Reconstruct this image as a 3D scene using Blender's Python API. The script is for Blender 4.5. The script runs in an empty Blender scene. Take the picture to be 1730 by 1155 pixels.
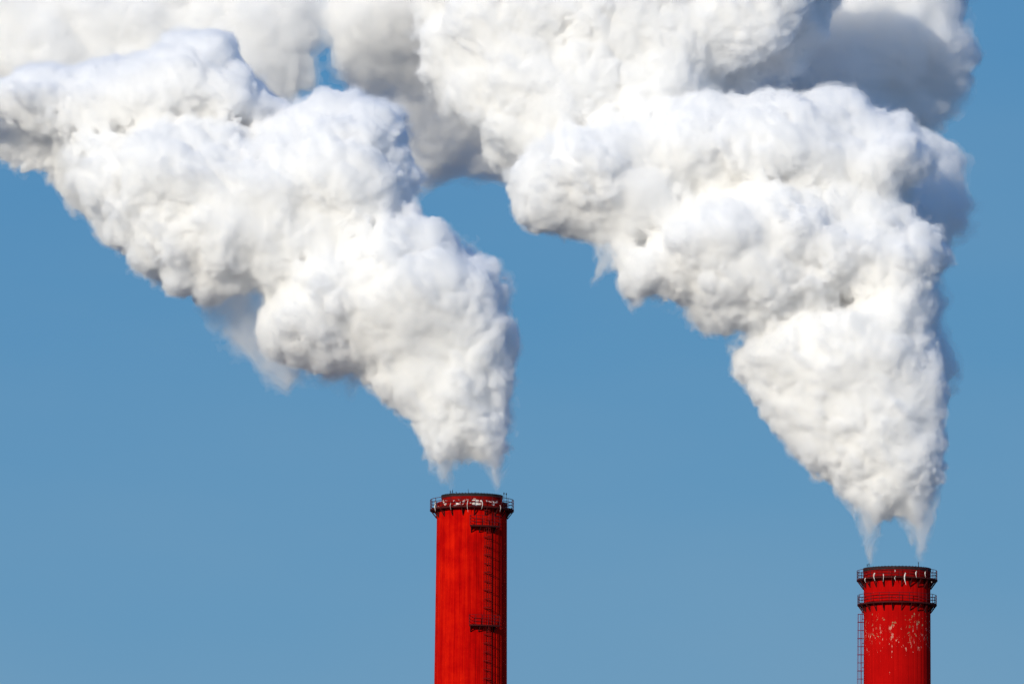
import bpy, bmesh, math, random
import numpy as np
from concurrent.futures import ThreadPoolExecutor
import openvdb as vdb
from mathutils import Vector, Matrix

random.seed(7)
R_ = math.radians
sc = bpy.context.scene
col = sc.collection

# ------------------------------------------------------------------ camera
PW, PH = 1730.0, 1155.0          # the photograph's frame, in pixels
FOC = 10675.0                    # focal length in those pixels
D1, D2, D3 = 700.0, 762.0, 800.0 # metres to the left chimney, the right chimney and the steam behind
PITCH, ROLL = R_(7.6), R_(0.40)
cam_d = bpy.data.cameras.new("camera")
cam = bpy.data.objects.new("camera", cam_d)
col.objects.link(cam)
sc.camera = cam
cam_d.sensor_width = 36.0
cam_d.lens = 36.0 * FOC / PW
cam_d.clip_start, cam_d.clip_end = 1.0, 60000.0
EYE = Vector((0, 0, 1.7))
rot = Matrix.Rotation(R_(90) + PITCH, 4, 'X') @ Matrix.Rotation(ROLL, 4, 'Z')
cam.matrix_world = Matrix.Translation(EYE) @ rot
CR = np.array(rot.to_3x3())


def at(px, py, Y):
    """world X, Z of a photograph pixel on the plane at depth Y"""
    px, py = np.asarray(px, float), np.asarray(py, float)
    d = np.stack([(px - PW / 2) / FOC, -(py - PH / 2) / FOC, -np.ones_like(px)], -1) @ CR.T
    t = Y / d[..., 1]
    return d[..., 0] * t, EYE.z + d[..., 2] * t


# ------------------------------------------------------------------ sky, sun, exposure
SUN_AZ, SUN_EL = R_(-29), R_(16)   # from behind the camera, to its left
world = bpy.data.worlds.new("World")
sc.world = world
world.use_nodes = True
wn, wl = world.node_tree.nodes, world.node_tree.links
wn.clear()
wo = wn.new('ShaderNodeOutputWorld')
bg = wn.new('ShaderNodeBackground')
sky = wn.new('ShaderNodeTexSky')
sky.sky_type = 'NISHITA'
sky.sun_disc = False
sky.sun_elevation = SUN_EL
sky.sun_rotation = R_(180) - SUN_AZ
sky.altitude = 2500
sky.air_density = 1.0
sky.dust_density = 0.0
sky.ozone_density = 3.0
bg.inputs[1].default_value = 0.1
# a deep, even, polarised blue: each channel of the sky compressed by its own power
sep_s = wn.new('ShaderNodeSeparateColor')
com_s = wn.new('ShaderNodeCombineColor')
wl.new(sky.outputs[0], sep_s.inputs[0])
for i, (pw_, k_) in enumerate(((0.93, 0.40), (0.42, 1.46), (0.10, 4.08))):
    p_ = wn.new('ShaderNodeMath'); p_.operation = 'POWER'; p_.inputs[1].default_value = pw_
    m_ = wn.new('ShaderNodeMath'); m_.operation = 'MULTIPLY'; m_.inputs[1].default_value = k_
    wl.new(sep_s.outputs[i], p_.inputs[0])
    wl.new(p_.outputs[0], m_.inputs[0])
    wl.new(m_.outputs[0], com_s.inputs[i])
stc = wn.new('ShaderNodeTexCoord')
smp = wn.new('ShaderNodeMapping')
smp.inputs['Scale'].default_value = (9, 9, 26)
snz = wn.new('ShaderNodeTexNoise')
snz.inputs['Scale'].default_value = 1.0
snz.inputs['Detail'].default_value = 5
smr = wn.new('ShaderNodeMapRange')
smr.inputs[1].default_value, smr.inputs[2].default_value = 0.3, 0.7
smr.inputs[3].default_value, smr.inputs[4].default_value = 0.0, 0.16
smx = wn.new('ShaderNodeMix')
smx.data_type = 'RGBA'
smx.inputs[7].default_value = (2.6, 3.9, 5.0, 1)     # thin high haze
wl.new(stc.outputs['Generated'], smp.inputs[0])
wl.new(smp.outputs[0], snz.inputs['Vector'])
wl.new(snz.outputs[0], smr.inputs[0])
wl.new(smr.outputs[0], smx.inputs[0])
wl.new(com_s.outputs[0], smx.inputs[6])
wl.new(smx.outputs[2], bg.inputs[0])
wl.new(bg.outputs[0], wo.inputs[0])
sun_d = bpy.data.lights.new("sun", 'SUN')
sun_d.energy = 4.0
sun_d.angle = R_(0.5)
sun_d.color = (1.0, 0.915, 0.76)
sun = bpy.data.objects.new("sun", sun_d)
col.objects.link(sun)
to_sun = Vector((math.sin(SUN_AZ) * math.cos(SUN_EL), -math.cos(SUN_AZ) * math.cos(SUN_EL), math.sin(SUN_EL)))
sun.rotation_euler = to_sun.to_track_quat('Z', 'Y').to_euler()
sun.location = to_sun * 50 + Vector((0, 650, 120))
vs = sc.view_settings
vs.view_transform, vs.look, vs.exposure, vs.gamma = 'Standard', 'None', 0.0, 1.0
vs.use_curve_mapping = False
cy = sc.cycles
cy.max_bounces = 64
cy.volume_bounces = 40
cy.use_adaptive_sampling = True
cy.adaptive_threshold = 0.03
cy.diffuse_bounces = 3
cy.glossy_bounces = 2
cy.transmission_bounces = 4
cy.transparent_max_bounces = 200
cy.use_denoising = True
cy.sample_clamp_indirect = 0


# ------------------------------------------------------------------ helpers
def tag(o, label=None, cat=None, group=None, kind=None):
    for k, v in (("label", label), ("category", cat), ("group", group), ("kind", kind)):
        if v:
            o[k] = v
    return o


def link(name, me, m, parent=None):
    o = bpy.data.objects.new(name, me)
    col.objects.link(o)
    if m is not None:
        me.materials.append(m)
    if parent is not None:
        o.parent = parent
    return o


def bm_obj(name, bm, m, parent=None, smooth=False):
    me = bpy.data.meshes.new(name)
    bm.normal_update()
    bm.to_mesh(me)
    bm.free()
    if smooth:
        for p in me.polygons:
            p.use_smooth = True
    return link(name, me, m, parent)


def tube(bm, pts, r, n=6, closed=False):
    pts = [Vector(p) for p in pts]
    rings = []
    N = len(pts)
    for i, p in enumerate(pts):
        a = pts[(i - 1) % N] if (closed or i > 0) else p
        b = pts[(i + 1) % N] if (closed or i < N - 1) else p
        t = (b - a).normalized()
        up = Vector((0, 0, 1)) if abs(t.z) < 0.9 else Vector((0, 1, 0))
        u = t.cross(up).normalized()
        v = u.cross(t)
        rr = r[i] if isinstance(r, (list, tuple)) else r
        rings.append([bm.verts.new(p + (u * math.cos(2 * math.pi * k / n) + v * math.sin(2 * math.pi * k / n)) * rr) for k in range(n)])
    for i in range(N if closed else N - 1):
        A, B = rings[i], rings[(i + 1) % N]
        for k in range(n):
            bm.faces.new((A[k], A[(k + 1) % n], B[(k + 1) % n], B[k]))
    if not closed:
        bm.faces.new(rings[0])
        bm.faces.new(rings[-1][::-1])


def box(bm, c, ax, ay, az):
    """box about c with half axes given as vectors"""
    c, ax, ay, az = Vector(c), Vector(ax), Vector(ay), Vector(az)
    v = [bm.verts.new(c + ax * i + ay * j + az * k) for k in (-1, 1) for j in (-1, 1) for i in (-1, 1)]
    for f in ((0, 2, 3, 1), (4, 5, 7, 6), (0, 1, 5, 4), (2, 6, 7, 3), (0, 4, 6, 2), (1, 3, 7, 5)):
        bm.faces.new([v[i] for i in f])


def pol(r, a, z):
    """a in degrees: 0 faces the camera, positive to the right"""
    return Vector((r * math.sin(R_(a)), -r * math.cos(R_(a)), z))


def ring_solid(bm, r0, r1, z0, z1, a0=0.0, a1=360.0, n=72):
    full = abs(a1 - a0 - 360) < 1e-6
    m = n if full else n + 1
    L = []
    for i in range(m):
        a = a0 + (a1 - a0) * i / n
        L.append([bm.verts.new(pol(r, a, z)) for r, z in ((r0, z0), (r1, z0), (r1, z1), (r0, z1))])
    for i in range(n):
        A, B = L[i], L[(i + 1) % m]
        for k in range(4):
            bm.faces.new((A[k], B[k], B[(k + 1) % 4], A[(k + 1) % 4]))
    if not full:
        bm.faces.new(L[0])
        bm.faces.new(L[-1][::-1])


def arc(r, z, a0, a1, n):
    return [pol(r, a0 + (a1 - a0) * i / n, z) for i in range(n + 1)]


# ------------------------------------------------------------------ materials
def mat(name):
    m = bpy.data.materials.new(name)
    m.use_nodes = True
    nt = m.node_tree
    nt.nodes.clear()
    out = nt.nodes.new('ShaderNodeOutputMaterial')
    return m, nt.nodes, nt.links, out


def N(nodes, kind, **kw):
    n = nodes.new(kind)
    for k, v in kw.items():
        setattr(n, k, v)
    return n


def ramp(nodes, pts, interp='LINEAR'):
    r = nodes.new('ShaderNodeValToRGB')
    e = r.color_ramp.elements
    r.color_ramp.interpolation = interp
    while len(e) < len(pts):
        e.new(0.5)
    for q, (p, c) in zip(e, pts):
        q.position = p
        q.color = c if len(c) == 4 else (*c, 1)
    return r


def red_paint(name, base, bright, dark, peel=None, scale=1.0):
    """weathered red chimney paint: run-down streaks, seams, blotches and, where peel = (z low, z high, amount), flaked patches"""
    m, n, l, out = mat(name)
    tc = N(n, 'ShaderNodeTexCoord')
    sep = N(n, 'ShaderNodeSeparateXYZ')
    l.new(tc.outputs['Object'], sep.inputs[0])
    # streaks: noise stretched along the height
    mp = N(n, 'ShaderNodeMapping')
    mp.inputs['Scale'].default_value = (1.5, 1.5, 0.05)
    l.new(tc.outputs['Object'], mp.inputs[0])
    st = N(n, 'ShaderNodeTexNoise')
    st.inputs['Scale'].default_value = 1.6
    st.inputs['Detail'].default_value = 8
    st.inputs['Roughness'].default_value = 0.65
    l.new(mp.outputs[0], st.inputs['Vector'])
    bl = N(n, 'ShaderNodeTexNoise')
    bl.inputs['Scale'].default_value = 0.38
    bl.inputs['Detail'].default_value = 9
    bl.inputs['Roughness'].default_value = 0.7
    l.new(tc.outputs['Object'], bl.inputs['Vector'])
    r1 = ramp(n, [(0.30, dark), (0.47, base), (0.72, bright)])
    mix = N(n, 'ShaderNodeMath', operation='MULTIPLY_ADD')
    mix.inputs[1].default_value = 0.55
    l.new(st.outputs[0], mix.inputs[0])
    sc2 = N(n, 'ShaderNodeMath', operation='MULTIPLY')
    sc2.inputs[1].default_value = 0.45
    l.new(bl.outputs[0], sc2.inputs[0])
    l.new(sc2.outputs[0], mix.inputs[2])
    l.new(mix.outputs[0], r1.inputs[0])
    colour = r1.outputs[0]
    if peel:
        for (z0, z1, amt, sx, sz, c0, c1, seed) in peel:
            mp2 = N(n, 'ShaderNodeMapping')
            mp2.inputs['Scale'].default_value = (sx, sx, sz)
            mp2.inputs['Location'].default_value = (seed, seed * 0.7, seed * 1.3)
            l.new(tc.outputs['Object'], mp2.inputs[0])
            pn = N(n, 'ShaderNodeTexNoise')
            pn.inputs['Scale'].default_value = 1.0
            pn.inputs['Detail'].default_value = 7
            pn.inputs['Roughness'].default_value = 0.62
            l.new(mp2.outputs[0], pn.inputs['Vector'])
            band = ramp(n, [(0.0, (0, 0, 0)), (0.3, (1, 1, 1)), (0.7, (1, 1, 1)), (1.0, (0, 0, 0))])
            mr = N(n, 'ShaderNodeMapRange')
            mr.inputs[1].default_value, mr.inputs[2].default_value = z0, z1
            l.new(sep.outputs[2], mr.inputs[0])
            l.new(mr.outputs[0], band.inputs[0])
            ad = N(n, 'ShaderNodeMath', operation='MULTIPLY_ADD')
            ad.inputs[1].default_value = 0.16
            l.new(band.outputs[0], ad.inputs[0])
            l.new(pn.outputs[0], ad.inputs[2])
            lo = N(n, 'ShaderNodeTexNoise')
            lo.inputs['Scale'].default_value = 0.42
            lo.inputs['Detail'].default_value = 2
            l.new(mp2.outputs[0], lo.inputs['Vector'])
            ad2 = N(n, 'ShaderNodeMath', operation='MULTIPLY_ADD')
            ad2.inputs[1].default_value = 0.34
            l.new(lo.outputs[0], ad2.inputs[0])
            sb = N(n, 'ShaderNodeMath', operation='SUBTRACT')
            sb.inputs[1].default_value = 0.17
            l.new(ad.outputs[0], sb.inputs[0])
            l.new(sb.outputs[0], ad2.inputs[2])
            ad = ad2
            th = ramp(n, [(amt, (0, 0, 0)), (amt + 0.025, (1, 1, 1))])
            l.new(ad.outputs[0], th.inputs[0])
            cn = N(n, 'ShaderNodeTexNoise')
            cn.inputs['Scale'].default_value = 3.0
            cn.inputs['Detail'].default_value = 5
            l.new(tc.outputs['Object'], cn.inputs['Vector'])
            cc = ramp(n, [(0.35, c0), (0.65, c1)])
            l.new(cn.outputs[0], cc.inputs[0])
            mx = N(n, 'ShaderNodeMix', data_type='RGBA')
            l.new(th.outputs[0], mx.inputs[0])
            l.new(colour, mx.inputs[6])
            l.new(cc.outputs[0], mx.inputs[7])
            colour = mx.outputs[2]
    b = N(n, 'ShaderNodeBsdfPrincipled')
    b.inputs['Roughness'].default_value = 0.95
    b.inputs['Specular IOR Level'].default_value = 0.03
    l.new(colour, b.inputs['Base Color'])
    bp = N(n, 'ShaderNodeBump')
    bp.inputs['Strength'].default_value = 0.35
    bp.inputs['Distance'].default_value = 0.05
    l.new(st.outputs[0], bp.inputs['Height'])
    l.new(bp.outputs[0], b.inputs['Normal'])
    l.new(b.outputs[0], out.inputs[0])
    return m


def simple(name, c, c2=None, rough=0.8, metal=0.0, scale=4.0, spec=0.2):
    m, n, l, out = mat(name)
    b = N(n, 'ShaderNodeBsdfPrincipled')
    b.inputs['Roughness'].default_value = rough
    b.inputs['Metallic'].default_value = metal
    b.inputs['Specular IOR Level'].default_value = spec
    tc = N(n, 'ShaderNodeTexCoord')
    ns = N(n, 'ShaderNodeTexNoise')
    ns.inputs['Scale'].default_value = scale
    ns.inputs['Detail'].default_value = 6
    l.new(tc.outputs['Object'], ns.inputs['Vector'])
    r = ramp(n, [(0.35, c), (0.65, c2 or c)])
    l.new(ns.outputs[0], r.inputs[0])
    l.new(r.outputs[0], b.inputs['Base Color'])
    l.new(b.outputs[0], out.inputs[0])
    return m


def steam(name, sigma, film=0.0):
    """water droplets filling a closed mesh; film = share of light met by the droplets right at the boundary"""
    m, n, l, out = mat(name)
    v = N(n, 'ShaderNodeVolumeScatter')
    v.inputs['Color'].default_value = (1, 1, 1, 1)
    v.inputs['Density'].default_value = sigma
    v.inputs['Anisotropy'].default_value = 0.0
    l.new(v.outputs[0], out.inputs['Volume'])
    if film:
        t = N(n, 'ShaderNodeBsdfTransparent')
        d = N(n, 'ShaderNodeBsdfDiffuse')
        d.inputs['Color'].default_value = (0.97, 0.97, 0.97, 1)
        mx = N(n, 'ShaderNodeMixShader')
        mx.inputs[0].default_value = film
        l.new(t.outputs[0], mx.inputs[1])
        l.new(d.outputs[0], mx.inputs[2])
        l.new(mx.outputs[0], out.inputs['Surface'])
    return m


M = {}
M['red_left'] = red_paint('red_paint_bright', (0.40, 0.0015, 0.001), (0.70, 0.013, 0.002), (0.17, 0.001, 0.001))
M['red_cap'] = red_paint('red_paint_cap', (0.20, 0.004, 0.003), (0.30, 0.010, 0.006), (0.09, 0.003, 0.003),
                         peel=[(-1.7, -0.3, 0.745, 1.6, 2.4, (0.55, 0.33, 0.3), (0.8, 0.74, 0.72), 3.1)])
M['red_right'] = red_paint('red_paint_worn', (0.36, 0.002, 0.002), (0.48, 0.004, 0.003), (0.24, 0.002, 0.002),
                           peel=[(-10.5, -4.2, 0.775, 2.3, 1.7, (0.13, 0.07, 0.03), (0.34, 0.24, 0.14), 5.7),
                                 (-12.0, -5.5, 0.770, 3.8, 1.2, (0.42, 0.12, 0.09), (0.55, 0.34, 0.27), 1.9)])
M['red_cap_r'] = red_paint('red_paint_dark', (0.22, 0.003, 0.003), (0.30, 0.008, 0.006), (0.12, 0.003, 0.003))
M['black'] = simple('sooty_metal', (0.012, 0.010, 0.010), (0.022, 0.018, 0.018), 0.85)
M['rail'] = simple('dark_red_steel', (0.10, 0.004, 0.006), (0.05, 0.004, 0.008), 0.8)
M['deck'] = simple('dark_deck_steel', (0.07, 0.003, 0.003), (0.03, 0.003, 0.003), 0.9)
M['ladder_l'] = simple('dark_ladder_steel', (0.22, 0.003, 0.003), (0.12, 0.003, 0.003), 0.85)
M['ladder_r'] = simple('faded_red_steel', (0.20, 0.02, 0.06), (0.12, 0.015, 0.05), 0.8)
M['ice'] = simple('white_flake', (0.45, 0.36, 0.33), (0.80, 0.76, 0.72), 0.7, scale=6.0)
M['ground'] = simple('pale_bounce_ground', (0.14, 0.125, 0.10), (0.36, 0.35, 0.33), 1.0, scale=0.02)  # ground out of view, made patchy pale to bounce light up under the steam

# ------------------------------------------------------------------ ground
bm = bmesh.new()
bmesh.ops.create_grid(bm, x_segments=8, y_segments=8, size=25000)
tag(bm_obj('ground', bm, M['ground']), kind='structure')


# ------------------------------------------------------------------ chimneys
def gallery(parent, z, r_in, r_out, n_br, depth=0.85, a_off=4.0, a0=0.0, a1=360.0, rail_mat='rail'):
    """a walkway round the shaft: deck, brackets, posts and rails, one part"""
    full = abs(a1 - a0 - 360) < 1e-6
    bm = bmesh.new()
    ring_solid(bm, r_in - 0.25, r_out, z - 0.10, z, a0, a1, 96 if full else 24)
    ring_solid(bm, r_out + 0.003, r_out + 0.05, z - 0.12, z + 0.06, a0, a1, 96 if full else 24)   # toe board
    dk = bm_obj('gallery_deck' if full else 'platform_deck', bm, M['deck'], parent)
    step = (a1 - a0) / n_br
    for k in range(n_br + (0 if full else 1)):
        a = a0 + k * step + (a_off if full else 0)
        if not full:
            a = a0 + (a1 - a0) * (0.04 + 0.92 * k / n_br)
        b = bmesh.new()
        tube(b, [pol(r_out - 0.06, a, z - 0.13), pol(r_in + 0.03, a, z - 0.13 - depth)], 0.06, 6)
        tube(b, [pol(r_in + 0.03, a, z - 0.11), pol(r_in + 0.03, a, z - 0.13 - depth)], 0.05, 6)
        # gusset plate under the deck
        t = pol(1, a + 90, 0).normalized() * 0.02
        tri = [pol(r_out - 0.35, a, z - 0.12), pol(r_in + 0.02, a, z - 0.12), pol(r_in + 0.02, a, z - 0.12 - depth * 0.75)]
        A = [b.verts.new(p + t) for p in tri]
        B = [b.verts.new(p - t) for p in tri]
        b.faces.new(A)
        b.faces.new(B[::-1])
        for i in range(3):
            b.faces.new((A[i], B[i], B[(i + 1) % 3], A[(i + 1) % 3]))
        bm_obj('bracket', b, M['deck'], parent)
    bm = bmesh.new()
    for h in (0.42, 0.76, 1.12):
        if full:
            tube(bm, [pol(r_out, a0 + 360 * i / 96, z + h) for i in range(96)], 0.032, 6, closed=True)
        else:
            tube(bm, [pol(r_in + 0.02, a0, z + h)] + arc(r_out, z + h, a0, a1, 16) + [pol(r_in + 0.02, a1, z + h)], 0.026, 6)
    npost = 24 if full else 5
    for k in range(npost + (0 if full else 1)):
        a = a0 + (a1 - a0) * k / npost
        tube(bm, [pol(r_out, a, z), pol(r_out, a, z + 1.14)], 0.034, 6)
    bm_obj('guard_rail', bm, M[rail_mat], parent)
    return dk


def caged_ladder(parent, ang, r, z0, z1, m, w=0.27, cage=0.45, hoop=0.98, bar=0.03, skip=()):
    bm = bmesh.new()
    t = pol(1, ang + 90, 0).normalized()
    o = pol(1, ang, 0).normalized()
    lean = 0.0079
    rr = lambda z: r + lean * (z1 - z)
    P = lambda z, s, d: o * (rr(z) + d) + t * s + Vector((0, 0, z))
    for s in (-w, w):
        tube(bm, [P(z0, s, 0), P(z1, s, 0)], bar, 6)
    k = 0
    z = z1
    while z > z0:
        tube(bm, [P(z, -w, 0), P(z, w, 0)], bar * 0.55, 5)
        z -= 0.3
    bm_obj('ladder', bm, m, parent)
    bm = bmesh.new()
    z = z1 - 0.4
    i = 0
    while z > z0:
        if not any(a < z < b for a, b in skip):
            hp = [P(z, cage * math.cos(q), 0.1 + cage * 1.35 * math.sin(q)) for q in [math.pi * j / 10 for j in range(11)]]
            tube(bm, [P(z, w, 0)] + hp + [P(z, -w, 0)], bar * (1.5 if i % 2 else 0.9), 5)
            box(bm, P(z, 0, -0.08), t * (w * (1.3 if i % 2 else 1.0)), o * 0.12, Vector((0, 0, bar * 0.9)))
        z -= hoop
        i += 1
    top = z1 - 0.4
    segs = []
    lo = z0
    for a, b in sorted(skip):
        segs.append((lo, a))
        lo = b
    segs.append((lo, top))
    for lo, hi in segs:
        for q in (0.06, 0.28, 0.5, 0.72, 0.94):
            q *= math.pi
            s, d = cage * math.cos(q), 0.1 + cage * 1.35 * math.sin(q)
            tube(bm, [P(lo, s, d), P(hi, s, d)], bar * 0.7, 5)
    for z in np.arange(z0 + 1, z1, 2.94):
        for s in (-w, w):
            tube(bm, [P(z, s, 0), P(z, s, -0.40)], bar * 0.9, 5)
    bm_obj('safety_cage', bm, m, parent)


def shaft_mesh(H, top, r_top, r_bot, seams=40, groove=0.035):
    """a tapered shaft from the ground to top, with vertical formwork seams; local z = 0 is the chimney's rim"""
    bm = bmesh.new()
    zs = [top, top - 0.15] + [top - 2 - 3 * i for i in range(int((H - 4) / 3))] + [-H]
    rows = []
    for z in zs:
        f = (top - z) / (H + top)
        r = r_top + (r_bot - r_top) * f
        row = []
        for k in range(seams):
            for q, dr in ((0.0, -groove), (0.10, 0), (0.5, 0.010), (0.90, 0)):
                row.append(bm.verts.new(pol(r + dr, 360.0 * (k + q) / seams, z)))
        rows.append(row)
    n = len(rows[0])
    for A, B in zip(rows, rows[1:]):
        for k in range(n):
            bm.faces.new((A[k], B[k], B[(k + 1) % n], A[(k + 1) % n]))
    # top shoulder, open in the middle
    inner = [bm.verts.new(pol(r_top - 0.7, 360.0 * k / n, top)) for k in range(n)]
    for k in range(n):
        bm.faces.new((rows[0][k], rows[0][(k + 1) % n], inner[(k + 1) % n], inner[k]))
    return bm


def flake(parent, name, r, ang, z, L, w, bend):
    """a pale strip hanging over the edge of the walkway"""
    bm = bmesh.new()
    pts, rad = [], []
    for i in range(9):
        u = i / 8
        pts.append(pol(r + 0.05 + 0.04 * math.sin(3 * u), ang + bend * math.sin(u * math.pi * 1.3) + bend * 0.6 * u, z - L * u))
        rad.append(w * (0.35 + 0.75 * math.sin(math.pi * min(1, u * 0.9 + 0.12))) * (1 - 0.6 * u))
    tube(bm, pts, rad, 6)
    bm_obj(name, bm, M['ice'], parent, smooth=True)


def rod(parent, r, ang, z0, h, ball=0.0, rad=0.025):
    bm = bmesh.new()
    p = pol(r, ang, z0)
    tube(bm, [p, p + Vector((0, 0, h))], rad, 6)
    if ball:
        bmesh.ops.create_uvsphere(bm, u_segments=10, v_segments=8, radius=ball,
                                  matrix=Matrix.Translation(p + Vector((0, 0, h))) @ Matrix.Diagonal((0.8, 0.8, 1.35, 1)))
    bm_obj('lightning_rod', bm, M['black'], parent)


def chimney(px, py, Y, label, group):
    x, z = at(px, py, Y)
    root = bpy.data.objects.new('chimney', None)
    col.objects.link(root)
    root.location = (float(x), Y, 0)
    tag(root, label, 'chimney', group)
    return root, float(z)


class Lift:
    """parts are modelled with z = 0 at the rim: raise them all afterwards"""
    def __init__(self, root, H):
        self.root, self.H = root, H

    def done(self):
        for ch in self.root.children:
            ch.location.z = self.H


# --- left chimney
G = 'red factory chimneys'
c1, H1 = chimney(797.5, 838.0, D1, 'bright red chimney with one gallery at its rim and two small platforms beside its ladder', G)
RT, RB = 3.90, 4.42
sl = (RB - RT) / H1
rad1 = lambda z: RT + sl * (-z - 0.8)
bm_obj('shaft', shaft_mesh(H1, -0.80, RT, RB), M['red_left'], c1)
bm = bmesh.new()
ring_solid(bm, 2.9, 3.38, -0.85, -0.31)
ring_solid(bm, 3.2, RT + 0.035, -1.50, -0.803)
bm_obj('cap', bm, M['red_cap'], c1)
bm = bmesh.new()
ring_solid(bm, 2.75, 3.43, -0.305, 0.0)
for k in range(60):
    a = k * 6
    box(bm, pol(3.40, a, 0.03), pol(0.07, a + 90, 0), pol(0.05, a, 0), (0, 0, 0.028))
bm_obj('rim', bm, M['black'], c1)
bm = bmesh.new()
ring_solid(bm, 2.55, 2.72, -10, -0.02)
bm_obj('flue', bm, M['black'], c1)
gallery(c1, -1.57, RT + 0.02, 4.63, 20, depth=0.8)
gallery(c1, -3.72, rad1(-3.7), rad1(-3.7) + 0.95, 3, 0.55, a0=-2, a1=40)
gallery(c1, -14.75, rad1(-14.7), rad1(-14.7) + 0.95, 3, 0.55, a0=-2, a1=40)
caged_ladder(c1, 23.0, RT + 0.36, -60, -1.6, M['ladder_l'], w=0.27, cage=0.36, bar=0.021, skip=((-3.75, -2.0), (-14.8, -12.9)))
bm = bmesh.new()
tube(bm, [pol(rad1(-1.5) + 0.07, 34.5, -1.8), pol(rad1(-60) + 0.07, 34.5, -60)], 0.05, 6)
bm_obj('cable', bm, M['ladder_l'], c1)
for a in (53, 59):
    rod(c1, 4.45, a, -1.5, 1.55, 0.085)
for a, h in ((-46.5, 0.42), (-41, 0.46), (-32, 0.3), (-7, 0.55), (8, 0.25)):
    rod(c1, 3.3, a, -0.1, h, 0.05 if h > 0.4 and a < -30 else 0, 0.02 if a > -30 else 0.04)
for a, z, L, w in ((-58, -1.1, 0.85, 0.075), (-29, -1.2, 0.75, 0.03), (-5, -0.95, 1.3, 0.04), (13.5, -0.95, 0.95, 0.05), (41, -1.3, 0.8, 0.04), (-15, -1.1, 0.4, 0.03), (-58, -0.9, 0.35, 0.03), (-41, -0.8, 0.35, 0.03)):
    flake(c1, 'peeling_strip', 4.70, a, z, L, w, 0.8 if a > 0 else -0.8)
bm = bmesh.new()
for i in range(20):
    a, z = random.gauss(7.5, 2.4), -0.82 - random.random() * 0.62
    box(bm, pol(RT + 0.045, a, z), pol(0.10 + 0.12 * random.random(), a + 90, 0), pol(0.006, a, 0), (0, 0, 0.03 + 0.05 * random.random()))
bm_obj('bare_patch', bm, M['ice'], c1)
Lift(c1, H1).done()

# --- right chimney
c2, H2 = chimney(1515.5, 961.0, D2, 'darker red chimney with peeling paint, two galleries and a ladder on its left edge', G)
RT2, RB2 = 4.02, 4.15
bm_obj('shaft', shaft_mesh(H2, -1.3, RT2, RB2, groove=0.02), M['red_right'], c2)
bm = bmesh.new()
ring_solid(bm, 3.4, RT2 + 0.03, -1.295, -0.36)
bm_obj('cap', bm, M['red_cap_r'], c2)
bm = bmesh.new()
ring_solid(bm, 3.3, 4.12, -0.355, 0.0)
for k in range(60):
    a = k * 6
    box(bm, pol(4.08, a, 0.03), pol(0.08, a + 90, 0), pol(0.05, a, 0), (0, 0, 0.028))
bm_obj('rim', bm, M['black'], c2)
bm = bmesh.new()
ring_solid(bm, 3.0, 3.2, -10, -0.02)
bm_obj('flue', bm, M['black'], c2)
gallery(c2, -1.36, RT2 + 0.04, 4.84, 24, depth=0.95)
gallery(c2, -4.34, RT2 + 0.02, 4.76, 24, depth=0.85)
caged_ladder(c2, -88.0, RT2 + 0.22, -60, -5.1, M['ladder_r'], w=0.24, cage=0.32, bar=0.026)
for a, h in ((-66, 0.38), (-60, 0.42), (36, 0.5)):
    rod(c2, 4.05, a, -0.02, h, 0.07, 0.035)
for a, z, L, w, b in ((-53, -1.35, 0.6, 0.06, -1), (-36, -0.85, 0.95, 0.10, -1.2), (-23, -1.0, 0.95, 0.05, 0.5), (-6.5, -0.55, 0.3, 0.05, 0.3),
                      (-5.5, -1.3, 0.6, 0.05, -1), (8.5, -0.9, 1.45, 0.10, -1.4), (24.5, -0.65, 0.8, 0.08, -1), (40, -0.55, 0.8, 0.06, -1), (53, -1.75, 0.15, 0.06, 0)):
    flake(c2, 'peeling_strip', 4.92, a, z, L, w, b)
Lift(c2, H2).done()


# ------------------------------------------------------------------ steam: fields on a grid, meshed at several levels
rng = np.random.RandomState(11)
_GT = rng.normal(size=(32, 32, 32, 3)).astype(np.float32)
_GT /= np.linalg.norm(_GT, axis=-1, keepdims=True)
_GT = _GT.reshape(-1, 3)
_WT = rng.rand(32 * 32 * 32, 3).astype(np.float32)


def perlin(p):
    i = np.floor(p).astype(np.int32)
    f = p - i
    u = f * f * f * (f * (f * 6 - 15) + 10)
    r = 0
    for dx in (0, 1):
        wx = u[:, 0] if dx else 1 - u[:, 0]
        for dy in (0, 1):
            wy = u[:, 1] if dy else 1 - u[:, 1]
            for dz in (0, 1):
                wz = u[:, 2] if dz else 1 - u[:, 2]
                k = (((i[:, 0] + dx) & 31) * 32 + ((i[:, 1] + dy) & 31)) * 32 + ((i[:, 2] + dz) & 31)
                g = _GT[k]
                r = r + wx * wy * wz * (g[:, 0] * (f[:, 0] - dx) + g[:, 1] * (f[:, 1] - dy) + g[:, 2] * (f[:, 2] - dz))
    return r


def worley(p):
    """squared distance to the nearest random point, in cells"""
    i = np.floor(p).astype(np.int32)
    f = (p - i).astype(np.float32)
    best = np.full(len(p), 9.0, np.float32)
    for dx in (-1, 0, 1):
        for dy in (-1, 0, 1):
            for dz in (-1, 0, 1):
                k = (((i[:, 0] + dx) & 31) * 32 + ((i[:, 1] + dy) & 31)) * 32 + ((i[:, 2] + dz) & 31)
                w = _WT[k]
                d = (w[:, 0] + dx - f[:, 0]) ** 2 + (w[:, 1] + dy - f[:, 1]) ** 2 + (w[:, 2] + dz - f[:, 2]) ** 2
                np.minimum(best, d, out=best)
    return best


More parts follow.
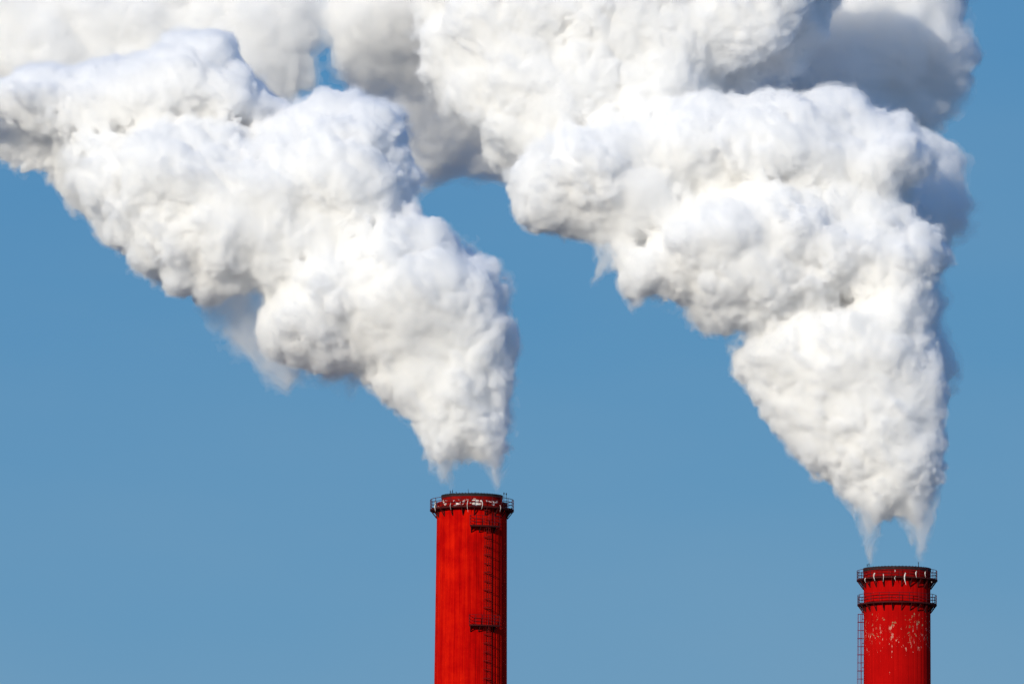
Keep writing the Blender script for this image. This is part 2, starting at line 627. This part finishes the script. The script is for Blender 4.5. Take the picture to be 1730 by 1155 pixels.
def soft_worley(p, k=9.0):
    """the same with the creases between cells rounded off"""
    i = np.floor(p).astype(np.int32)
    f = (p - i).astype(np.float32)
    tot = np.zeros(len(p), np.float32)
    for dx in (-1, 0, 1):
        for dy in (-1, 0, 1):
            for dz in (-1, 0, 1):
                q = (((i[:, 0] + dx) & 31) * 32 + ((i[:, 1] + dy) & 31)) * 32 + ((i[:, 2] + dz) & 31)
                w = _WT[q]
                tot += np.exp(-k * ((w[:, 0] + dx - f[:, 0]) ** 2 + (w[:, 1] + dy - f[:, 1]) ** 2 + (w[:, 2] + dz - f[:, 2]) ** 2))
    return -np.log(tot + 1e-9) / k + 0.10


def poly_sdf(X, Z, poly):
    """signed distance to a closed outline, negative inside"""
    P = np.array(poly, np.float32)
    Q = np.roll(P, -1, 0)
    d2 = np.full(X.shape, 1e12, np.float32)
    ins = np.zeros(X.shape, bool)
    for (ax, az), (bx, bz) in zip(P, Q):
        ex, ez = bx - ax, bz - az
        wx, wz = X - ax, Z - az
        t = np.clip((wx * ex + wz * ez) / (ex * ex + ez * ez + 1e-9), 0, 1)
        d2 = np.minimum(d2, (wx - t * ex) ** 2 + (wz - t * ez) ** 2)
        c = ((az > Z) != (bz > Z)) & (X < (bx - ax) * (Z - az) / (bz - az + 1e-9) + ax)
        ins ^= c
    d = np.sqrt(d2)
    return np.where(ins, -d, d)


def smin(a, b, k):
    h = np.clip(0.5 + 0.5 * (b - a) / k, 0, 1)
    return b + (a - b) * h - k * h * (1 - h)


def threaded(work, n, step=120000):
    with ThreadPoolExecutor(4) as ex:
        return np.concatenate(list(ex.map(work, [slice(i, i + step) for i in range(0, n, step)]))).astype(np.float32)


class Field:
    def __init__(self, Y, px0, py0, px1, py1, y0, y1, vox):
        x0, zt = at(px0, py0, Y)
        x1, zb = at(px1, py1, Y)
        self.Y, self.v = Y, vox
        self.o = np.array([float(x0), Y + y0, float(zb)])
        n = np.ceil(np.array([x1 - x0, y1 - y0, zt - zb]) / vox).astype(int) + 1
        self.n = n
        self.x = (self.o[0] + vox * np.arange(n[0])).astype(np.float32)
        self.y = (self.o[1] + vox * np.arange(n[1])).astype(np.float32)
        self.z = (self.o[2] + vox * np.arange(n[2])).astype(np.float32)
        self.f = np.full(n, 50.0, np.float32)

    def layer(self, poly, depth, rad, k=1.5):
        """a swollen outline: poly in photograph pixels, depth behind the plane (a number, or pairs py, metres), rad its half depth as pairs (py, metres)"""
        P = np.array(poly, float)
        px, pz = at(P[:, 0], P[:, 1], self.Y)
        X, Z = np.meshgrid(self.x, self.z, indexing='ij')
        d = poly_sdf(X, Z, np.stack([px, pz], -1))
        tab = self.tab
        Rz = tab(rad)[None, None, :] if not np.isscalar(rad) else np.float32(rad)
        Dz = tab(depth)[None, None, :] if not np.isscalar(depth) else np.float32(depth)
        q = np.maximum(Rz + d[:, None, :], 0)
        g = np.sqrt(q * q + (self.y[None, :, None] - self.Y - Dz) ** 2) - Rz
        self.f = smin(self.f, g.astype(np.float32), k)

    def tab(self, t):
        """pairs (photograph row, value) as a value per grid height"""
        return np.interp(-self.z, [-float(at(0, q, self.Y)[1]) for q, _ in t], [r for _, r in t]).astype(np.float32)

    def points(self, band, seed):
        idx = np.nonzero(np.abs(self.f) < band)
        p = np.stack([self.x[idx[0]], self.y[idx[1]], self.z[idx[2]]], -1) - self.o.astype(np.float32) + np.float32(seed)
        return idx, p

    def billow(self, octaves, warp=0.3, band=3.8, fine=(), seed=0.0, amp_z=None, fine_z=None, bias=None, patchy=0.6):
        """octaves: (cell metres, amplitude metres); fine: the same for gradient noise; amp_z, fine_z: pairs (py, factor)
        scaling the two; bias: pairs (py, metres) eating the body away; patchy: how unevenly the small cells are spread"""
        idx, P = self.points(band, seed)
        one = np.ones(len(self.z), np.float32)
        AZ = self.tab(amp_z) if amp_z else one
        FZ = self.tab(fine_z) if fine_z else one
        BZ = self.tab(bias) if bias else one * 0

        def work(sl):
            p, k = P[sl], idx[2][sl]
            az, fz = AZ[k], FZ[k]
            w = np.stack([perlin(p / 6.0 + 7.3 * i) for i in range(3)], -1) * (warp * 6.0)
            w += np.stack([perlin(p / 1.9 + 3.1 * i) for i in range(3)], -1) * (warp * 2.2)
            pw = p + w
            pat = np.clip(1.0 + patchy * 2.2 * perlin(p / 9.0 + 50.0), 0.25, 2.0)
            disp = -BZ[k]
            for j, (s, a) in enumerate(octaves):
                t = a * (0.37 - (soft_worley if s > 3 else worley)(pw / s + 13.7 * j)) * 1.6
                disp = disp + t * (az if s > 3 else pat)
            for j, (s, a) in enumerate(fine):
                disp = disp + a * perlin((pw if s > 1 else p + 0.5 * w) / s + 5.9 * j) * fz * np.maximum(pat, fz * 0.5)
            return disp
        self.f[idx] -= threaded(work, len(P))

    def shred(self, cells, stretch=0.5, band=3.0, seed=0.0, bias=None):
        """tear a body into sheets and filaments that run up the stream"""
        idx, P = self.points(band, seed)
        BZ = self.tab(bias) if isinstance(bias, list) else np.full(len(self.z), bias or 0.0, np.float32)

        def work(sl):
            p = P[sl]
            w = np.stack([perlin(p / 2.5 + 7.3 * i) for i in range(3)], -1) * 1.1
            q = (p + w) * np.array([1, 1, stretch], np.float32)
            d = BZ[idx[2][sl]]
            for j, (s, a) in enumerate(cells):
                d = d + a * np.abs(perlin(q / s + 9.1 * j)) * 2.0
            return d
        self.f[idx] += threaded(work, len(P))

    def mesh(self, level, name, m, parent=None, min_faces=60):
        """the surface where the field is `level` metres below the outline"""
        g = vdb.FloatGrid(50.0)
        a = self.f.copy()
        for ax in range(3):      # keep the mesh closed at the grid's sides
            s = [slice(None)] * 3
            for e in (0, -1):
                s[ax] = e
                a[tuple(s)] = 5.0
        g.copyFromArray(np.clip(a, -8, 8))
        pts, quads = g.convertToQuads(isovalue=float(-level))
        pts = np.asarray(pts, np.float64) * self.v + self.o
        quads = np.asarray(quads)
        # throw away crumbs
        par = np.arange(len(pts))
        for _ in range(60):
            mn = par[quads].min(1)
            old = par.copy()
            for c in range(4):
                np.minimum.at(par, quads[:, c], mn)
            par = par[par]
            if (par == old).all():
                break
        lab = par[quads[:, 0]]
        cnt = np.bincount(lab, minlength=len(pts))
        quads = quads[cnt[lab] >= min_faces]
        used, inv = np.unique(quads, return_inverse=True)
        pts, quads = pts[used], inv.reshape(-1, 4)
        me = bpy.data.meshes.new(name)
        me.vertices.add(len(pts))
        me.vertices.foreach_set('co', pts.astype(np.float32).ravel())
        me.loops.add(quads.size)
        me.loops.foreach_set('vertex_index', quads.astype(np.int32).ravel())
        me.polygons.add(len(quads))
        me.polygons.foreach_set('loop_start', np.arange(0, quads.size, 4, dtype=np.int32))
        me.polygons.foreach_set('use_smooth', np.ones(len(quads), bool))
        me.update(calc_edges=True)
        v = pts[quads]
        vol = np.einsum('ij,ij->i', v[:, 0] - self.o, np.cross(v[:, 1] - v[:, 0], v[:, 2] - v[:, 0])).sum()
        if vol < 0:
            me.flip_normals()
        print(name, len(quads), 'quads', 'vol sign', vol > 0)
        return link(name, me, m, parent)


import time
T0 = time.time()
M['steam_core'] = steam('steam_core', 1.25, 0.04)
M['steam_edge'] = steam('steam_edge', 0.4)
M['steam_thin'] = steam('steam_thin', 0.22)
M['steam_veil'] = steam('steam_veil', 0.10)
M['steam_haze'] = steam('steam_haze', 0.38, 0.02)


def shells(F, label, soft=False):
    """one plume as nested bodies of droplets: the one you see, a denser inside, and torn thinner skins round it"""
    if soft:
        p = F.mesh(0.25, 'steam_plume', M['steam_haze'])
        F.mesh(1.1, 'dense_inside', M['steam_edge'], p)
        F.shred([(5.0, 1.6), (2.0, 0.7)], 0.8, 3.0, 8.0, -0.75)
        F.mesh(-0.35, 'thin_edge', M['steam_veil'], p)
    else:
        p = F.mesh(0.12, 'steam_plume', M['steam_core'])
        F.shred([(2.6, 1.3), (0.95, 0.6)], 0.7, 2.4, 8.0, -0.60)
        F.mesh(-0.12, 'thin_edge', M['steam_edge'], p)
        F.mesh(-0.45, 'thin_veil', M['steam_veil'], p)
    tag(p, label, 'steam plume', 'steam plumes')
    PLUME.append(p)


PLUME = []
VOX = 0.21


def part(F, level, name, m):
    F.mesh(level, name, m, PLUME[-1], 30)


OCT = [(13, 2.8), (6, 1.7), (2.9, 0.78), (1.4, 0.60), (0.72, 0.42)]

# --- the steam of the left chimney
FL = Field(D1, -160, 10, 890, 832, -17, 24, VOX)
FL.layer([(738, 822), (730, 795), (722, 770), (714, 735), (695, 705), (663, 672), (640, 648), (605, 615), (545, 622), (500, 605), (455, 596), (425, 565), (430, 520), (480, 440), (560, 390),
          (640, 360), (700, 345), (720, 366), (750, 370), (775, 390), (800, 425), (820, 460), (842, 505), (862, 550), (870, 580), (862, 625), (858, 680), (860, 730), (855, 785), (842, 818),
          (828, 818), (815, 795), (795, 780), (775, 785), (762, 800), (752, 822)],
         [(350, 0), (822, 0)], [(350, 9), (500, 8.5), (620, 6.5), (720, 4.4), (822, 3.2)])
FL.layer([(410, 500), (345, 505), (325, 478), (295, 482), (262, 452), (240, 435), (232, 395), (190, 385), (150, 335), (125, 270), (145, 232), (220, 190), (330, 175), (420, 190), (480, 170), (520, 168),
          (545, 162), (575, 172), (600, 168), (640, 185), (668, 198), (682, 225), (697, 245), (693, 275), (708, 300), (705, 345), (720, 380), (650, 450), (550, 480), (450, 520)],
         [(160, 5), (500, 1)], [(160, 9), (300, 11), (500, 8)], 1.0)
FL.layer([(-160, 175), (-10, 185), (40, 205), (95, 205), (145, 235), (200, 250), (300, 240), (420, 220), (500, 190), (500, 165), (470, 140), (430, 110), (400, 90), (385, 50), (350, 45),
          (310, 60), (240, 75), (160, 90), (80, 95), (0, 112), (-160, 100)], 7, 9, 1.0)
# shaded lobes under and behind the left end
FL.layer([(-160, 150), (0, 155), (60, 165), (130, 210), (180, 270), (240, 350), (262, 400), (215, 385), (175, 352), (140, 312), (118, 308), (88, 272), (70, 235), (40, 240), (10, 230), (-20, 208), (-160, 190)],
         12, 4.5, 0.6)
FL.billow(OCT, fine=((1.6, 0.40), (0.8, 0.28)), amp_z=[(0, 1), (480, 1), (620, 0.5), (720, 0.2), (822, 0.0)], fine_z=[(0, 0.7), (500, 0.8), (630, 1.5), (700, 2.2), (822, 2.6)],
          bias=[(0, 0), (640, 0), (700, 0.3), (750, 0.8), (780, 1.6), (805, 3.0), (822, 4.0)])
shells(FL, 'white billowing steam plume rising from the left chimney and leaning left')
print('left', time.time() - T0)
WL = Field(D1, 300, 420, 700, 730, -1, 18, VOX)
WL.layer([(325, 450), (340, 500), (372, 550), (420, 600), (460, 640), (486, 655), (505, 630), (540, 636), (590, 648), (645, 632), (665, 605), (600, 550), (480, 510), (420, 450)], 8, 3.2)
WL.billow([(5, 1.2), (2.2, 0.7)], fine=((3.0, 1.0), (1.3, 0.5)), warp=0.5, seed=21.0)
WL.shred([(3.2, 2.2), (1.2, 1.0)], 0.5, 3.2, 15.0, [(420, -1.0), (590, -0.8), (660, -0.2), (730, 0.4)])
part(WL, 0.45, 'ragged_wisp', M['steam_thin'])
part(WL, -0.5, 'ragged_wisp', M['steam_veil'])
ML = Field(D1, 700, 690, 890, 836, -5, 5, 0.16)
ML.layer([(760, 834), (745, 818), (730, 800), (720, 770), (714, 735), (705, 700), (860, 700), (861, 730), (857, 785), (850, 815), (843, 834), (834, 834), (822, 805), (805, 785), (785, 782), (768, 800), (766, 834)], 0, [(700, 4.2), (834, 3.3)])
ML.shred([(2.2, 2.0), (0.9, 0.8)], bias=[(690, -0.6), (770, -0.5), (800, -0.3), (815, -0.15), (836, 0.3)], seed=5.0)
part(ML, 0.0, 'rising_wisp', M['steam_thin'])
part(ML, -0.22, 'rising_wisp', M['steam_veil'])

# --- the steam of the right chimney
FR = Field(D2, 660, -130, 1650, 955, -18, 28, VOX + 0.02)
FR.layer([(1466, 945), (1462, 905), (1450, 878), (1425, 850), (1400, 815), (1375, 800), (1352, 775), (1340, 745), (1310, 712), (1295, 680), (1275, 655), (1250, 625), (1252, 595), (1270, 575),
          (1290, 540), (1350, 510), (1450, 480), (1530, 470), (1562, 472), (1570, 520), (1560, 560), (1575, 590), (1600, 640), (1595, 680), (1580, 720), (1590, 750), (1595, 780), (1582, 830),
          (1575, 870), (1563, 935), (1545, 935), (1535, 900), (1515, 880), (1500, 885), (1490, 905), (1478, 945)],
         [(470, 1), (945, 0)], [(470, 9), (650, 9), (800, 6.2), (880, 4.4), (945, 3.2)])
FR.layer([(1290, 560), (1255, 545), (1215, 548), (1190, 538), (1150, 515), (1110, 490), (1075, 498), (1065, 460), (1060, 430), (1100, 360), (1200, 310), (1330, 290), (1450, 300), (1540, 350), (1545, 380), (1570, 395),
          (1587, 430), (1575, 460), (1560, 490), (1450, 540), (1350, 570)], 1, [(290, 9), (400, 12), (560, 9)], 1.0)
FR.layer([(1060, 440), (1030, 415), (1005, 405), (985, 390), (950, 395), (915, 385), (885, 365), (865, 335), (863, 315), (885, 285), (900, 250), (960, 205), (1050, 210), (1140, 260), (1180, 330), (1140, 400)], 2, 8.5, 1.0)
FR.layer([(960, 205), (1010, 190), (1080, 170), (1150, 160), (1220, 140), (1270, 140), (1330, 140), (1400, 142), (1440, 155), (1480, 190), (1510, 202), (1535, 193), (1557, 215), (1577, 245), (1578, 280), (1560, 310),
          (1540, 360), (1450, 380), (1300, 360), (1150, 340), (1020, 300)], 5, [(140, 9), (260, 12), (380, 10)], 1.0)
FR.layer([(640, -130), (715, -40), (700, 40), (725, 110), (745, 160), (790, 200), (850, 245), (900, 290), (1000, 330), (1150, 300), (1225, 150), (1230, 120), (1290, 95), (1330, 80), (1360, 75), (1370, 45),
          (1400, 25), (1410, -40), (1440, -130)], 12, [(-130, 11), (300, 10)], 1.0)
FR.billow(OCT, fine=((1.6, 0.40), (0.8, 0.28)), seed=40.0, amp_z=[(0, 1), (600, 1), (760, 0.5), (860, 0.2), (945, 0)], fine_z=[(0, 0.7), (600, 0.8), (690, 1.4), (780, 2.2), (945, 2.6)],
          bias=[(0, 0), (690, 0), (780, 0.3), (830, 0.8), (865, 1.6), (900, 3.0), (945, 4.0)])
shells(FR, 'white billowing steam plume rising from the right chimney and filling the top middle')
print('right', time.time() - T0)
MR = Field(D2, 1400, 800, 1610, 957, -5, 5, 0.17)
MR.layer([(1464, 955), (1462, 925), (1455, 890), (1430, 850), (1410, 820), (1590, 820), (1583, 850), (1576, 890), (1566, 930), (1560, 952), (1552, 955), (1540, 925), (1530, 890), (1508, 868), (1492, 885), (1482, 920), (1474, 955)], 0, [(800, 5), (955, 3.3)])
MR.shred([(2.2, 2.0), (0.9, 0.8)], bias=[(800, -0.6), (890, -0.55), (920, -0.35), (938, -0.15), (957, 0.3)], seed=33.0)
part(MR, 0.0, 'rising_wisp', M['steam_thin'])
part(MR, -0.22, 'rising_wisp', M['steam_veil'])
WR = Field(D2, 960, 380, 1300, 620, -8, 8, VOX)
for q in ([(985, 385), (1005, 405), (1010, 430), (1003, 470), (1022, 462), (1040, 440), (1055, 465), (1066, 492), (1085, 505), (1110, 500), (1100, 450), (1060, 390)],
          [(1150, 510), (1165, 540), (1200, 560), (1225, 545), (1260, 550), (1250, 570), (1275, 590), (1300, 540), (1220, 510)]):
    WR.layer(q, 0, 1.8, 0.5)
WR.billow([(2.2, 0.6)], fine=((2.0, 0.8), (0.9, 0.4)), warp=0.5, seed=71.0)
WR.shred([(1.8, 1.2), (0.8, 0.6)], 0.6, 2.5, 3.0, -0.6)
part(WR, 0.1, 'ragged_wisp', M['steam_thin'])
part(WR, -0.3, 'ragged_wisp', M['steam_veil'])

# --- the shaded steam drifting behind both
FB = Field(D3, -180, -150, 1700, 780, -22, 30, 0.36)
back_poly = [(800, -150), (790, 60), (820, 180), (860, 262), (900, 290), (1200, 400), (1400, 600), (1500, 760), (1580, 720),
             (1604, 655), (1592, 600), (1574, 570), (1584, 535), (1572, 515), (1584, 470), (1598, 428), (1624, 408), (1634, 372), (1610, 345), (1606, 290), (1584, 255), (1552, 210), (1582, 209), (1600, 180),
             (1596, 150), (1624, 138), (1652, 90), (1632, 30), (1624, -150)]
FB.layer(back_poly, [(-150, 1), (60, 2), (150, 4), (210, 0), (260, -9), (400, -13), (760, -13)], [(-150, 9), (200, 8), (400, 7), (760, 5)])
# its middle: the underside slopes away from the sun
FB.layer([(545, -150), (560, 60), (575, 140), (600, 165), (650, 185), (700, 240), (710, 270), (780, 262), (860, 272), (930, 290), (940, -150)],
         [(-150, -6), (40, -5), (100, -1), (170, 7), (290, 20)], [(-150, 9), (100, 8), (290, 5)], 3.0)
FB.layer([(-180, -150), (545, -150), (540, 30), (525, 95), (515, 150), (480, 190), (300, 250), (150, 260), (0, 200), (-180, 180)], -4, 8)
FB.billow([(13, 3.0), (6, 2.2), (2.9, 1.2), (1.5, 0.6)], fine=((1.6, 0.5), (0.9, 0.3)), seed=90.0, amp_z=[(-150, 1), (200, 0.8), (300, 0.35), (780, 0.25)])
shells(FB, 'grey shaded bank of steam drifting behind the two white plumes along the top', True)
print('back', time.time() - T0)
